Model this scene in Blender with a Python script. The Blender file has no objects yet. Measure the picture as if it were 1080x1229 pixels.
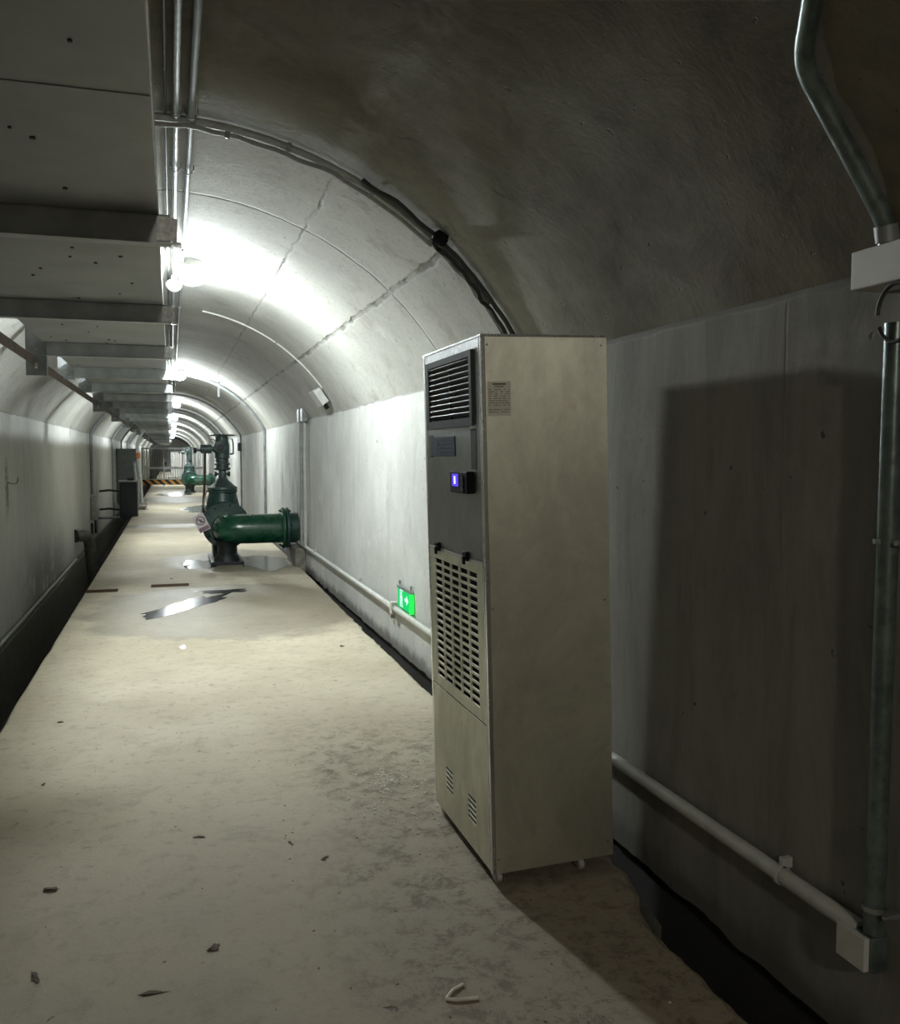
import bpy, bmesh, math, random
from mathutils import Vector, Matrix, noise
R_ = random.Random(7)
C = bpy.context.scene.collection
PI = math.pi
sin, cos, rad = math.sin, math.cos, math.radians

# ------------------------------------------------------------------ dimensions (metres)
XW = 1.635           # half width of the tunnel
RC, ZC = 1.85, 1.0265  # vault radius and centre height
ZS = ZC + math.sqrt(RC*RC - XW*XW)   # springing height
YB, YE = -16.0, 84.0
FL = -0.89           # left edge of walkway slab
LAMP_X = 0.17
LAMPS = [6.95, 15.8, 25.2, 34.6, 44.0, 53.4, 62.8, 72.2]
JOINTS = [-13.7, -7.4, -1.1, 5.1, 11.4, 17.7, 24.0, 30.3, 36.6, 42.9, 49.2, 55.5, 61.8, 68.1, 74.4]

# ------------------------------------------------------------------ mesh helpers
def frame(d):
    d = Vector(d).normalized()
    a = Vector((0, 0, 1)) if abs(d.z) < .9 else Vector((1, 0, 0))
    u = d.cross(a).normalized(); v = d.cross(u).normalized()
    return u, v

class MB:
    def __init__(s): s.bm = bmesh.new()
    def box(s, a, b, bev=0.0, M=None):
        x0, y0, z0 = [min(a[i], b[i]) for i in range(3)]; x1, y1, z1 = [max(a[i], b[i]) for i in range(3)]
        vs = [s.bm.verts.new(p) for p in [(x0,y0,z0),(x1,y0,z0),(x1,y1,z0),(x0,y1,z0),(x0,y0,z1),(x1,y0,z1),(x1,y1,z1),(x0,y1,z1)]]
        fs = [s.bm.faces.new([vs[i] for i in f]) for f in [(0,3,2,1),(4,5,6,7),(0,1,5,4),(1,2,6,5),(2,3,7,6),(3,0,4,7)]]
        geo = vs
        if bev > 0:
            es = list({e for f in fs for e in f.edges})
            r = bmesh.ops.bevel(s.bm, geom=es, offset=bev, segments=2, affect='EDGES', profile=.5)
            geo = list({v for f in r['faces'] for v in f.verts} | {v for v in vs if v.is_valid})
        if M is not None:
            for v in geo: v.co = M @ v.co
        return s
    def ring(s, c, u, v, r, n):
        return [s.bm.verts.new(Vector(c) + u*(r*cos(2*PI*i/n)) + v*(r*sin(2*PI*i/n))) for i in range(n)]
    def lathe(s, c, d, prof, n=24):
        """prof: list of (t along d, radius)"""
        d = Vector(d).normalized(); u, v = frame(d); c = Vector(c); rs = []
        for t, r in prof:
            if r <= 1e-6: rs.append([s.bm.verts.new(c + d*t)])
            else: rs.append(s.ring(c + d*t, u, v, r, n))
        for a, b in zip(rs[:-1], rs[1:]):
            for i in range(n):
                j = (i+1) % n
                if len(a) == 1 and len(b) == 1: continue
                if len(a) == 1: f = [a[0], b[j], b[i]]
                elif len(b) == 1: f = [a[i], a[j], b[0]]
                else: f = [a[i], a[j], b[j], b[i]]
                s.bm.faces.new(f).smooth = True
        if len(rs[0]) > 1: s.bm.faces.new(rs[0][::-1])
        if len(rs[-1]) > 1: s.bm.faces.new(rs[-1])
        return s
    def cyl(s, a, b, r, n=20, r2=None):
        a, b = Vector(a), Vector(b)
        return s.lathe(a, b-a, [(0, r), ((b-a).length, r if r2 is None else r2)], n)
    def tube(s, pts, r, n=12, caps=True):
        pts = [Vector(p) for p in pts]; prev = None; u = None
        for i, p in enumerate(pts):
            if i == 0: d = pts[1]-p
            elif i == len(pts)-1: d = p-pts[i-1]
            else: d = (pts[i+1]-p).normalized() + (p-pts[i-1]).normalized()
            d.normalize()
            if u is None: u, v = frame(d)
            else:
                u = (u - d*u.dot(d)).normalized(); v = d.cross(u)
            rr = r[i] if isinstance(r, (list, tuple)) else r
            ring = s.ring(p, u, d.cross(u), rr, n)
            if prev:
                for k in range(n):
                    s.bm.faces.new([prev[k], prev[(k+1) % n], ring[(k+1) % n], ring[k]]).smooth = True
            elif caps: s.bm.faces.new(ring[::-1])
            prev = ring
        if caps: s.bm.faces.new(prev)
        return s
    def prism(s, poly, o, u, v, depth):
        """poly 2-D points in frame (u, v) at o, extruded along u x v by depth"""
        o, u, v = Vector(o), Vector(u), Vector(v); w = u.cross(v).normalized()
        a = [s.bm.verts.new(o + u*p[0] + v*p[1]) for p in poly]
        b = [s.bm.verts.new(o + u*p[0] + v*p[1] + w*depth) for p in poly]
        n = len(poly)
        s.bm.faces.new(a[::-1]); s.bm.faces.new(b)
        for i in range(n): s.bm.faces.new([a[i], a[(i+1) % n], b[(i+1) % n], b[i]])
        return s
    def build(s, name, m, parent=None, rough=0.0):
        bmesh.ops.recalc_face_normals(s.bm, faces=s.bm.faces)
        if rough:
            for v in s.bm.verts: v.co += noise.noise_vector(v.co*60)*rough
        for e in s.bm.edges:
            if len(e.link_faces) == 2:
                e.smooth = e.calc_face_angle(0) < rad(35)
        me = bpy.data.meshes.new(name); s.bm.to_mesh(me); s.bm.free()
        if m: me.materials.append(m)
        o = bpy.data.objects.new(name, me); C.objects.link(o)
        if parent is not None: o.parent = parent
        return o

def fillet(pts, r, n=6):
    pts = [Vector(p) for p in pts]; out = [pts[0]]
    for a, b, c in zip(pts[:-2], pts[1:-1], pts[2:]):
        d1, d2 = (a-b), (c-b); l = min(r, d1.length*.49, d2.length*.49)
        p, q = b + d1.normalized()*l, b + d2.normalized()*l
        for i in range(n+1):
            t = i/n; out.append(p*(1-t)**2 + b*2*t*(1-t) + q*t*t)
    out.append(pts[-1]); return out

def tag(o, label, cat, group=None, kind=None):
    o['label'] = label; o['category'] = cat
    if group: o['group'] = group
    if kind: o['kind'] = kind
    return o
def thing(name, loc, label, cat, group=None, rot=(0, 0, 0)):
    o = bpy.data.objects.new(name, None); C.objects.link(o); o.location = loc; o.rotation_euler = rot
    o.empty_display_size = .05
    return tag(o, label, cat, group)
def struct(mb, name, m, label=None):
    o = mb.build(name, m); o['kind'] = 'structure'
    if label: o['label'] = label; o['category'] = label.split()[-1]
    return o
def kids(o): return [c for c in bpy.data.objects if c.parent == o]
def copy_tree(o, parent=None):
    c = o.copy(); C.objects.link(c)
    if parent is not None: c.parent = parent
    for ch in kids(o): copy_tree(ch, c)
    return c

# ------------------------------------------------------------------ node helpers
class NT:
    def __init__(s, name):
        s.m = bpy.data.materials.new(name); s.m.use_nodes = True; s.t = s.m.node_tree; s.t.nodes.clear()
        s.out = s.n('ShaderNodeOutputMaterial'); s.tc = s.n('ShaderNodeTexCoord')
        s.obj = s.tc.outputs['Object']; s._sep = None
    def n(s, k): return s.t.nodes.new(k)
    def l(s, a, b): s.t.links.new(a, b)
    def put(s, sock, v):
        if hasattr(v, 'is_linked') or hasattr(v, 'links'): s.l(v, sock)
        else: sock.default_value = v
    def math(s, op, a, b=0.0, c=None, clamp=False):
        n = s.n('ShaderNodeMath'); n.operation = op; n.use_clamp = clamp
        s.put(n.inputs[0], a); s.put(n.inputs[1], b)
        if c is not None: s.put(n.inputs[2], c)
        return n.outputs[0]
    def sep(s):
        if s._sep is None:
            n = s.n('ShaderNodeSeparateXYZ'); s.l(s.obj, n.inputs[0]); s._sep = n.outputs
        return s._sep
    def noise(s, scale, detail=4, rough=.6, vec=None, stretch=None, dist=0.0, off=None):
        n = s.n('ShaderNodeTexNoise'); n.inputs['Scale'].default_value = scale
        n.inputs['Detail'].default_value = detail; n.inputs['Roughness'].default_value = rough
        n.inputs['Distortion'].default_value = dist
        v = vec or s.obj
        if stretch or off:
            mp = s.n('ShaderNodeMapping'); s.l(v, mp.inputs[0])
            if stretch: mp.inputs['Scale'].default_value = stretch
            if off: mp.inputs['Location'].default_value = off
            v = mp.outputs[0]
        s.l(v, n.inputs['Vector']); return n.outputs['Fac']
    def ramp(s, f, a, b, va=0.0, vb=1.0):
        n = s.n('ShaderNodeMapRange'); n.interpolation_type = 'SMOOTHSTEP'
        s.put(n.inputs['Value'], f)
        n.inputs['From Min'].default_value = a; n.inputs['From Max'].default_value = b
        n.inputs['To Min'].default_value = va; n.inputs['To Max'].default_value = vb
        return n.outputs[0]
    def mix(s, f, a, b):
        n = s.n('ShaderNodeMix'); n.data_type = 'RGBA'
        s.put(n.inputs[0], f)
        for sock, v in ((n.inputs[6], a), (n.inputs[7], b)):
            if isinstance(v, tuple): sock.default_value = (*v[:3], 1)
            else: s.l(v, sock)
        return n.outputs[2]
    def bsdf(s, col, rough, metal=0.0, bump=None, strength=.3, dist=.01, spec=.5, emis=None, emis_s=0, aniso=0, coat=0, norm2=None):
        b = s.n('ShaderNodeBsdfPrincipled')
        if isinstance(col, tuple): b.inputs['Base Color'].default_value = (*col[:3], 1)
        else: s.l(col, b.inputs['Base Color'])
        s.put(b.inputs['Roughness'], rough); s.put(b.inputs['Metallic'], metal)
        b.inputs['Specular IOR Level'].default_value = spec
        b.inputs['Anisotropic'].default_value = aniso
        b.inputs['Coat Weight'].default_value = coat
        if emis: b.inputs['Emission Color'].default_value = (*emis, 1); b.inputs['Emission Strength'].default_value = emis_s
        if bump is not None:
            bp = s.n('ShaderNodeBump'); bp.inputs['Strength'].default_value = strength; bp.inputs['Distance'].default_value = dist
            s.l(bump, bp.inputs['Height']); s.l(bp.outputs[0], b.inputs['Normal'])
        s.l(b.outputs[0], s.out.inputs[0]); s.b = b
        return s.m
    def near(s, v, c, w, soft):      # 1 where |v - c| < w
        d = s.math('ABSOLUTE', s.math('SUBTRACT', v, c))
        return s.ramp(d, w, w+soft, 1, 0)

def mul3(c, k): return tuple(x*k for x in c)

def plain(name, col, rough=.5, metal=0.0, var=.18, scale=14, bump=.15, spec=.5, coat=0):
    t = NT(name); f = t.noise(scale, 5)
    g = t.noise(scale*6, 3)
    c = t.mix(t.ramp(f, .3, .7), mul3(col, 1-var), mul3(col, 1+var*.6))
    r = t.math('MULTIPLY_ADD', f, .25, rough-.12, clamp=True)
    return t.bsdf(c, r, metal, bump=g, strength=bump, dist=.002, spec=spec, coat=coat)

def concrete_vault():
    t = NT('vault_concrete'); x, y, z = t.sep()
    big = t.noise(.9, 6, .65); mid = t.noise(3.2, 6, .7, dist=.6); fine = t.noise(38, 4, .7)
    c = t.mix(t.ramp(big, .3, .7), (.41, .405, .37), (.54, .54, .50))
    c = t.mix(t.math('MULTIPLY', t.ramp(mid, .52, .72), .55), c, (.30, .27, .22))
    lime = t.noise(1.7, 7, .75, off=(5, 3, 1))
    c = t.mix(t.math('MULTIPLY', t.ramp(lime, .56, .7), .45), c, (.66, .66, .63))
    # dark mould marks on the near right haunch
    mould = t.math('MULTIPLY', t.ramp(t.noise(5.5, 7, .8, dist=1.2, off=(2, 0, 4)), .56, .68), t.math('MULTIPLY', t.near(y, 3.5, .5, .8), t.near(x, .95, .25, .45)))
    c = t.mix(t.math('MULTIPLY', mould, .75), c, (.09, .08, .06))
    # brown tint this side of the first cable hoop: fading lamplight put into the colour
    br = t.math('MULTIPLY', t.ramp(y, 3.3, 4.5, 1, 0), t.ramp(t.noise(.8, 6, .65, off=(9, 1, 1)), .25, .6, .6, 1.0))
    c = t.mix(t.math('MULTIPLY', br, .9), c, t.mix(t.ramp(mid, .35, .65), (.175, .146, .095), (.105, .086, .054)))
    c = t.mix(t.math('MULTIPLY', t.ramp(fine, .5, .72), .35), c, (.16, .15, .125))
    pit = t.ramp(t.noise(26, 2, .5, off=(3, 3, 3)), .72, .76)
    c = t.mix(t.math('MULTIPLY', pit, .7), c, (.12, .11, .09))
    # pour joints: rings across, seams along
    wob = t.math('MULTIPLY', t.math('SUBTRACT', t.noise(5, 3), .5), .05)
    yy = t.math('ADD', y, wob); xx = t.math('ADD', x, wob)
    k = t.math('PINGPONG', t.math('ADD', yy, 13.7), 3.15)      # 0 at every joint (6.3 m)
    ringm = t.ramp(k, .004, .02, 1, 0)
    s1 = t.math('MULTIPLY', t.near(xx, .745, .003, .010), t.math('MULTIPLY', t.ramp(y, 3.7, 4.6), .6))
    s2 = t.math('MULTIPLY', t.near(xx, 1.245, .005, .014), t.ramp(y, 3.7, 4.2))
    br2 = t.ramp(t.noise(2.6, 4, .7, off=(7, 7, 1)), .42, .6)
    seams = t.math('MULTIPLY', t.math('MAXIMUM', t.math('MAXIMUM', ringm, s1), s2), t.math('MULTIPLY_ADD', br2, .7, .3), clamp=True)
    halo = t.math('MULTIPLY', t.math('MAXIMUM', t.near(xx, .745, .01, .09), t.ramp(k, .01, .1, 1, 0)), br2)
    c = t.mix(t.math('MULTIPLY', halo, .25), c, (.62, .62, .6))
    c = t.mix(t.math('MULTIPLY', seams, .75), c, (.14, .135, .12))
    h = t.math('ADD', t.math('MULTIPLY', mid, .5), t.math('MULTIPLY', fine, .12))
    h = t.math('SUBTRACT', h, t.math('MULTIPLY', seams, .6)); h = t.math('SUBTRACT', h, t.math('MULTIPLY', pit, .4))
    return t.bsdf(c, .88, bump=h, strength=.55, dist=.02, spec=.25)

def concrete_wall(side):
    t = NT('wall_concrete_' + side); x, y, z = t.sep()
    big = t.noise(1.1, 6, .65); streak = t.noise(1, 8, .74, stretch=(4.5, 4.5, 1.1), dist=.6); fs = t.noise(1, 4, .6, stretch=(60, 60, 3)); fine = t.noise(45, 3, .7)
    c = t.mix(t.ramp(big, .3, .7), (.47, .475, .45), (.60, .605, .58))
    c = t.mix(t.math('MULTIPLY', t.ramp(streak, .5, .74), .42), c, (.27, .26, .22))
    c = t.mix(t.math('MULTIPLY', t.ramp(fs, .5, .7), .14), c, (.36, .355, .33))
    blot = t.ramp(t.noise(3.1, 7, .78, dist=.8, off=(1, 7, 2)), .55, .72)
    c = t.mix(t.math('MULTIPLY', blot, .45), c, (.75, .76, .74))
    c = t.mix(t.math('MULTIPLY', t.ramp(fine, .52, .72), .28), c, (.25, .245, .22))
    if side == 'right':
        # grey damp drips beside the green valve, wetness at the foot, near bay's dim light put into a brown tint
        dr = t.math('MULTIPLY', t.ramp(t.noise(1, 6, .75, stretch=(5, 5, 1.3), off=(0, 2, 0)), .46, .6), t.math('MULTIPLY', t.near(y, 13.2, .9, 1.0), t.near(z, .85, .45, .5)))
        c = t.mix(t.math('MULTIPLY', dr, .6), c, (.2, .2, .18))
        c = t.mix(t.math('MULTIPLY', t.ramp(y, 2.9, 4.2, 1, 0), .82), c, t.mix(t.ramp(streak, .35, .65), (.19, .172, .135), (.115, .10, .078)))
    else:
        c = t.mix(t.math('MULTIPLY', t.ramp(z, 1.45, 1.75, 1, 0), .30), c, (.42, .39, .32))  # shade below the tray's shadow line also put into the wall colour
        damp = t.math('MULTIPLY', t.math('MULTIPLY', t.near(y, 13.3, .9, 2.0), t.ramp(z, -.2, .65, 1, 0)), t.ramp(t.noise(2.1, 5, .7), .3, .5))
        c = t.mix(t.math('MULTIPLY', damp, .7), c, (.14, .135, .12))
        rust = t.math('MULTIPLY', t.math('MULTIPLY', t.near(y, 10.3, .05, .08), t.near(z, 1.1, .12, .3)), t.ramp(t.noise(14, 4, .8), .35, .55))
        c = t.mix(t.math('MULTIPLY', rust, .8), c, (.13, .09, .05))
        c = t.mix(t.math('MULTIPLY', t.ramp(z, -.34, -.46), .85), c, (.05, .048, .042))  # blackened below the ledge: the drain's shade painted on the wall
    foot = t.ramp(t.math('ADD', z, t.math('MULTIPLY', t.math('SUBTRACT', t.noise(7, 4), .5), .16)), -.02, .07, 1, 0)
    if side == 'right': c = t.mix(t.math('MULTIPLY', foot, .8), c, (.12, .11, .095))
    pit = t.ramp(t.noise(17, 2, .5, off=(3, 1, 3)), .735, .765)
    c = t.mix(t.math('MULTIPLY', pit, .85), c, (.05, .045, .04))
    wob = t.math('MULTIPLY', t.math('SUBTRACT', t.noise(5, 3), .5), .02)
    k = t.math('PINGPONG', t.math('ADD', t.math('ADD', y, 13.7), wob), 3.15)
    ringm = t.ramp(k, .003, .014, 1, 0)
    k2 = t.math('PINGPONG', t.math('ADD', t.math('ADD', y, .35), wob), .62)
    form = t.math('MULTIPLY', t.ramp(k2, .002, .008, 1, 0), t.ramp(t.noise(1.5, 3, .6, off=(4, 4, 4)), .5, .65))
    seam = t.near(t.math('ADD', z, t.math('MULTIPLY', wob, 1.5)), ZS-.008, .004, .012)
    ln = t.math('MAXIMUM', t.math('MAXIMUM', ringm, t.math('MULTIPLY', form, .5)), seam)
    c = t.mix(t.math('MULTIPLY', ln, .6), c, (.15, .145, .13))
    h = t.math('ADD', t.math('MULTIPLY', streak, .4), t.math('MULTIPLY', fine, .1))
    h = t.math('SUBTRACT', h, t.math('MULTIPLY', ln, .4)); h = t.math('SUBTRACT', h, t.math('MULTIPLY', pit, .4))
    return t.bsdf(c, .84, bump=h, strength=.45, dist=.015, spec=.3)

def concrete_floor():
    t = NT('floor_concrete'); x, y, z = t.sep()
    big = t.noise(.8, 6, .6); mid = t.noise(3.4, 8, .72, dist=.5); fine = t.noise(55, 4, .75); mot = t.noise(14, 6, .75)
    c = t.mix(t.ramp(big, .3, .7), (.47, .41, .30), (.61, .55, .42))
    c = t.mix(t.math('MULTIPLY', t.ramp(mid, .5, .72), .45), c, (.30, .265, .20))
    c = t.mix(t.math('MULTIPLY', t.ramp(mot, .5, .7), .5), c, (.24, .21, .16))
    c = t.mix(t.math('MULTIPLY', t.ramp(t.noise(120, 3, .7), .52, .7), .4), c, (.22, .195, .155))
    c = t.mix(t.math('MULTIPLY', t.ramp(fine, .55, .8), .3), c, (.64, .62, .55))
    # rougher, dirtier stretch along the right-hand side at the near end
    dirt = t.math('MULTIPLY', t.ramp(t.math('SUBTRACT', x, t.math('MULTIPLY', t.math('SUBTRACT', big, .5), 1.2)), .35, .8), t.ramp(y, 5.2, 4.0))
    dn = t.ramp(t.noise(10, 8, .82, dist=.25, off=(2, 2, 0)), .46, .62)
    c = t.mix(t.math('MULTIPLY', dirt, t.math('MULTIPLY_ADD', dn, .68, .22)), c, (.125, .10, .075))
    c = t.mix(t.math('MULTIPLY', t.ramp(y, 4.6, 2.4), t.math('MULTIPLY_ADD', t.ramp(big, .35, .65), .3, .38)), c, (.20, .165, .13))  # darker towards the camera: the drop in light is painted into the floor
    chips = t.ramp(t.noise(11, 3, .6, off=(1, 8, 0), dist=.6), .70, .74)
    c = t.mix(t.math('MULTIPLY', chips, .75), c, (.12, .10, .075))
    # damp patches
    wn = t.math('MULTIPLY', t.math('SUBTRACT', t.noise(1.5, 5, .6), .5), 1.6)
    def patch(cx, cy, ax, ay):
        dx = t.math('DIVIDE', t.math('SUBTRACT', x, cx), ax); dy = t.math('DIVIDE', t.math('SUBTRACT', y, cy), ay)
        d = t.math('ADD', t.math('MULTIPLY', dx, dx), t.math('MULTIPLY', dy, dy))
        return t.ramp(t.math('ADD', d, wn), .8, 1.25, 1, 0)
    wet = patch(.55, 8.7, 1.35, 1.5)
    for a in ((.9, 12.6, 1.0, 1.3), (0, 19.0, 1.6, .5), (.6, 30, 1.6, 2.2), (.3, 36.5, 1.4, 1.2)): wet = t.math('MAXIMUM', wet, patch(*a))
    c = t.mix(t.math('MULTIPLY', wet, .62), c, (.17, .145, .105))
    jo = t.near(t.math('ADD', y, t.math('MULTIPLY', wn, .02)), 17.6, .012, .02)
    c = t.mix(t.math('MULTIPLY', jo, .7), c, (.1, .09, .07))
    r = t.math('MULTIPLY_ADD', wet, -.22, .80)
    h = t.math('ADD', t.math('MULTIPLY', mid, .45), t.math('ADD', t.math('MULTIPLY', fine, .10), t.math('MULTIPLY', mot, .2)))
    h = t.math('SUBTRACT', h, t.math('MULTIPLY', chips, .35))
    return t.bsdf(c, r, bump=h, strength=.5, dist=.018, spec=.35)

def stainless(name, col, rough, sc=1.0, an=.7):
    t = NT(name)
    br = t.noise(1, 3, .6, stretch=(260*sc, 260*sc, 4)); sm = t.noise(3.1, 7, .72, dist=.5, stretch=(1, 1, .7)); bl = t.noise(11, 5, .7, off=(4, 2, 1))
    c = t.mix(t.ramp(sm, .35, .68), mul3(col, 1.05), mul3(col, .80))
    c = t.mix(t.math('MULTIPLY', t.ramp(bl, .58, .72), .35), c, (col[0]*.62, col[1]*.56, col[2]*.47))
    r = t.math('ADD', t.math('MULTIPLY', sm, .22), t.math('MULTIPLY_ADD', br, .08, rough-.14), clamp=True)
    m = t.bsdf(c, r, .92, bump=br, strength=.05, dist=.001, aniso=an)
    tn = t.n('ShaderNodeTangent'); tn.direction_type = 'RADIAL'; tn.axis = 'Z'; t.l(tn.outputs[0], t.b.inputs['Tangent'])
    return m

def emit(name, col, s):
    t = NT(name); e = t.n('ShaderNodeEmission'); e.inputs[0].default_value = (*col, 1); e.inputs[1].default_value = s
    t.l(e.outputs[0], t.out.inputs[0]); return t.m

def stripes():
    t = NT('hazard_stripes'); x, y, z = t.sep()
    k = t.math('FRACT', t.math('MULTIPLY', t.math('ADD', x, t.math('MULTIPLY', z, 1.0)), 3.1))
    f = t.ramp(k, .48, .52)
    return t.bsdf(t.mix(f, (.02, .02, .02), (.85, .42, .08)), .5)

def water():
    t = NT('puddle_water'); g = t.n('ShaderNodeBsdfGlossy'); g.inputs['Roughness'].default_value = .16
    tr = t.n('ShaderNodeBsdfTransparent'); tr.inputs[0].default_value = (.84, .83, .80, 1)
    fr = t.n('ShaderNodeFresnel'); fr.inputs[0].default_value = 1.5
    bp = t.n('ShaderNodeBump'); bp.inputs['Strength'].default_value = .25; bp.inputs['Distance'].default_value = .01
    t.l(t.noise(9, 3), bp.inputs['Height']); t.l(bp.outputs[0], g.inputs['Normal']); t.l(bp.outputs[0], fr.inputs['Normal'])
    mx = t.n('ShaderNodeMixShader'); t.l(fr.outputs[0], mx.inputs[0]); t.l(tr.outputs[0], mx.inputs[1]); t.l(g.outputs[0], mx.inputs[2])
    t.l(mx.outputs[0], t.out.inputs[0]); return t.m

M = dict(
    vault=concrete_vault(), wr=concrete_wall('right'), wl=concrete_wall('left'), floor=concrete_floor(),
    pit=plain('drain_muck_shade', (.035, .033, .03), .75, scale=5, bump=.6),  # wet drain bed, with the drain's shade put into the near-black
    raw=plain('raw_concrete', (.24, .225, .19), .9, var=.4, scale=9, bump=.8),
    rawdark=plain('wet_raw_concrete', (.10, .095, .08), .7, var=.45, scale=12, bump=.9),
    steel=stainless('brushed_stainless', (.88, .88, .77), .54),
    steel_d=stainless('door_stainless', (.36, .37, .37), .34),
    edge=stainless('edge_stainless', (.85, .87, .88), .25, an=.1),
    black=plain('black_plastic', (.012, .013, .015), .6, spec=.06),
    inner=plain('dark_inside', (.006, .006, .006), .9, bump=0),
    frame=plain('grey_frame_paint', (.065, .07, .068), .65, spec=.06),
    louver=plain('louvre_paint', (.15, .16, .16), .5),
    paper=plain('aged_paper', (.82, .80, .72), .7, var=.06),
    ink=plain('printed_ink', (.17, .16, .14), .7),
    navy=plain('navy_plate', (.018, .028, .05), .6, spec=.06),
    navy_t=plain('plate_lettering', (.05, .07, .11), .6, spec=.06),
    galv=plain('galvanised_steel', (.40, .42, .42), .42, .75, var=.25, scale=20),
    galv_d=plain('dull_galvanised', (.25, .265, .27), .5, .3, var=.25, scale=9),
    tray=plain('tray_plate', (.36, .38, .39), .50, .15, var=.16, scale=3.5, bump=.05),
    beam=plain('tray_beam', (.46, .49, .51), .45, .15, var=.2, scale=7, bump=.08),
    wrap=plain('crumpled_zinc', (.86, .88, .88), .4, .1, var=.3, scale=45, bump=.9),
    pvc=plain('grey_conduit', (.33, .34, .32), .45, var=.2),
    pvc_w=plain('pale_conduit', (.50, .50, .465), .5, var=.12),
    gi=plain('greenish_conduit', (.15, .19, .18), .32, .55, var=.35, scale=22),
    cable=plain('dark_cable', (.035, .035, .032), .6),
    white=plain('white_box_plastic', (.56, .55, .52), .5, var=.05),
    rust=plain('rusty_strip', (.13, .095, .075), .7, .2, var=.55, scale=16, bump=.5),
    green=plain('green_valve_paint', (.007, .066, .034), .27, var=.25, scale=5, spec=.6, coat=.3),
    green_d=plain('dark_green_paint', (.018, .055, .045), .38, var=.3, scale=8),
    act=plain('actuator_paint', (.055, .085, .08), .42, var=.3),
    dark=plain('dark_iron', (.02, .025, .025), .5, .3),
    redrod=plain('oxide_red_rod', (.07, .03, .025), .55),
    bolt=plain('bolt_zinc', (.35, .36, .35), .4, .7),
    sign=plain('sign_plate_white', (.62, .56, .58), .5, var=.08),
    signr=plain('sign_dark_print', (.10, .05, .07), .5),
    signp=plain('sign_purple_band', (.30, .17, .22), .5),
    gate=plain('gate_white_paint', (.50, .51, .51), .5, var=.12),
    stripe=stripes(), water=water(),
    cab=plain('grey_cabinet_paint', (.16, .18, .18), .5), cab_l=plain('light_cabinet_paint', (.42, .44, .44), .5),
    black_c=plain('black_cabinet_paint', (.022, .026, .032), .5), orange=plain('orange_tape', (.55, .17, .05), .5),
    meter=plain('meter_box_paint', (.36, .36, .31), .6, var=.2),
    castiron=plain('rubber_wheel', (.03, .03, .03), .6), wheel=plain('pale_wheel', (.45, .43, .38), .55),
    leaf=plain('dry_debris', (.13, .105, .075), .9, var=.4), tie=plain('pale_tie', (.70, .67, .58), .5), flake=plain('white_flakes', (.78, .77, .72), .8),
    slot=plain('rusty_slot_cover', (.075, .042, .025), .95, var=.4, scale=20, bump=.6, spec=.05),
    lamp=emit('lamp_glass', (.90, .975, .985), 1250.0),
    lampback=emit('lamp_glass_warm', (1.0, .94, .80), 500.0),
    exit=emit('exit_green', (.02, .62, .16), 1.1), exit_w=emit('exit_white', (.62, 1, .80), 1.6), exit_e=emit('exit_edge_green', (.02, 1, .08), 1.5),
    lcd=emit('display_violet', (.10, .06, .75), 1.3), lcd1=emit('display_digit', (.65, .75, 1.0), 3.0),
)

# ================================================================== THE SETTING
def segsteps():
    ys = [YB] + [j for j in JOINTS] + [YE]; return ys
def vault():
    mb = MB(); bm = mb.bm
    a1 = math.asin(XW/RC); N = 44
    ys = []
    ys = [(YB + (YE-YB)*k/20, 0) for k in range(21)]
    rows = []
    for k, (y, d) in enumerate(ys):
        seg = k // 4; off = [0, .010, -.004, .006][seg % 4] if False else 0
        r = RC + d
        rows.append([bm.verts.new((r*sin(-a1 + 2*a1*i/N), y, ZC + r*cos(-a1 + 2*a1*i/N))) for i in range(N+1)])
    outer = [[bm.verts.new(((RC+.3)*sin(-a1 + 2*a1*i/N), y, ZC + (RC+.3)*cos(-a1 + 2*a1*i/N))) for i in range(N+1)] for y in (YB, YE)]
    rows[0] = [v for v in rows[0]]
    for a, b in zip(rows[:-1], rows[1:]):
        for i in range(N): bm.faces.new([a[i], b[i], b[i+1], a[i+1]]).smooth = True
    for i in range(N):
        bm.faces.new([outer[0][i], outer[1][i], outer[1][i+1], outer[0][i+1]])
        bm.faces.new([rows[0][i], outer[0][i], outer[0][i+1], rows[0][i+1]])
        bm.faces.new([rows[-1][i], outer[1][i], outer[1][i+1], rows[-1][i+1]])
    return struct(mb, 'ceiling', M['vault'])
vault()
# walls: pulled plane with a rough foot on the right
def wall_right():
    mb = MB(); bm = mb.bm
    y = YB; rows = []
    while y < YE:
        st = .04 if 1.2 < y < 12 else 1.0
        j = (noise.noise(Vector((y*5, 0, 3)))*.022 + noise.noise(Vector((y*17, 4, 3)))*.012) if 1 < y < 12 else 0
        zb = -.055 + j
        rows.append([bm.verts.new(p) for p in [(XW, y, ZS), (XW, y, 1.0), (XW, y, .2), (XW, y, zb), (XW+.045, y, zb-.02), (XW+.3, y, zb-.02), (XW+.3, y, ZS)]])
        y = min(y+st, YE) if y+st < YE or y == YE else YE
    rows.append([bm.verts.new(p) for p in [(XW, YE, ZS), (XW, YE, 1.0), (XW, YE, .2), (XW, YE, -.055), (XW+.045, YE, -.075), (XW+.3, YE, -.075), (XW+.3, YE, ZS)]])
    for a, b in zip(rows[:-1], rows[1:]):
        for i in range(7): bm.faces.new([a[i], a[(i+1) % 7], b[(i+1) % 7], b[i]])
    bm.faces.new(rows[0]); bm.faces.new(rows[-1][::-1])
    return struct(mb, 'wall_right', M['wr'])
wall_right()
struct(MB().box((XW+.03, YB, -.5), (XW+.3, YE, -.02)), 'trim_5', M['pit'])  # wall foot below the undercut, its shade given by near-black colour
struct(MB().box((-XW-.3, YB, -1.15), (-XW, YE, ZS)), 'wall_left', M['wl'])
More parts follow.
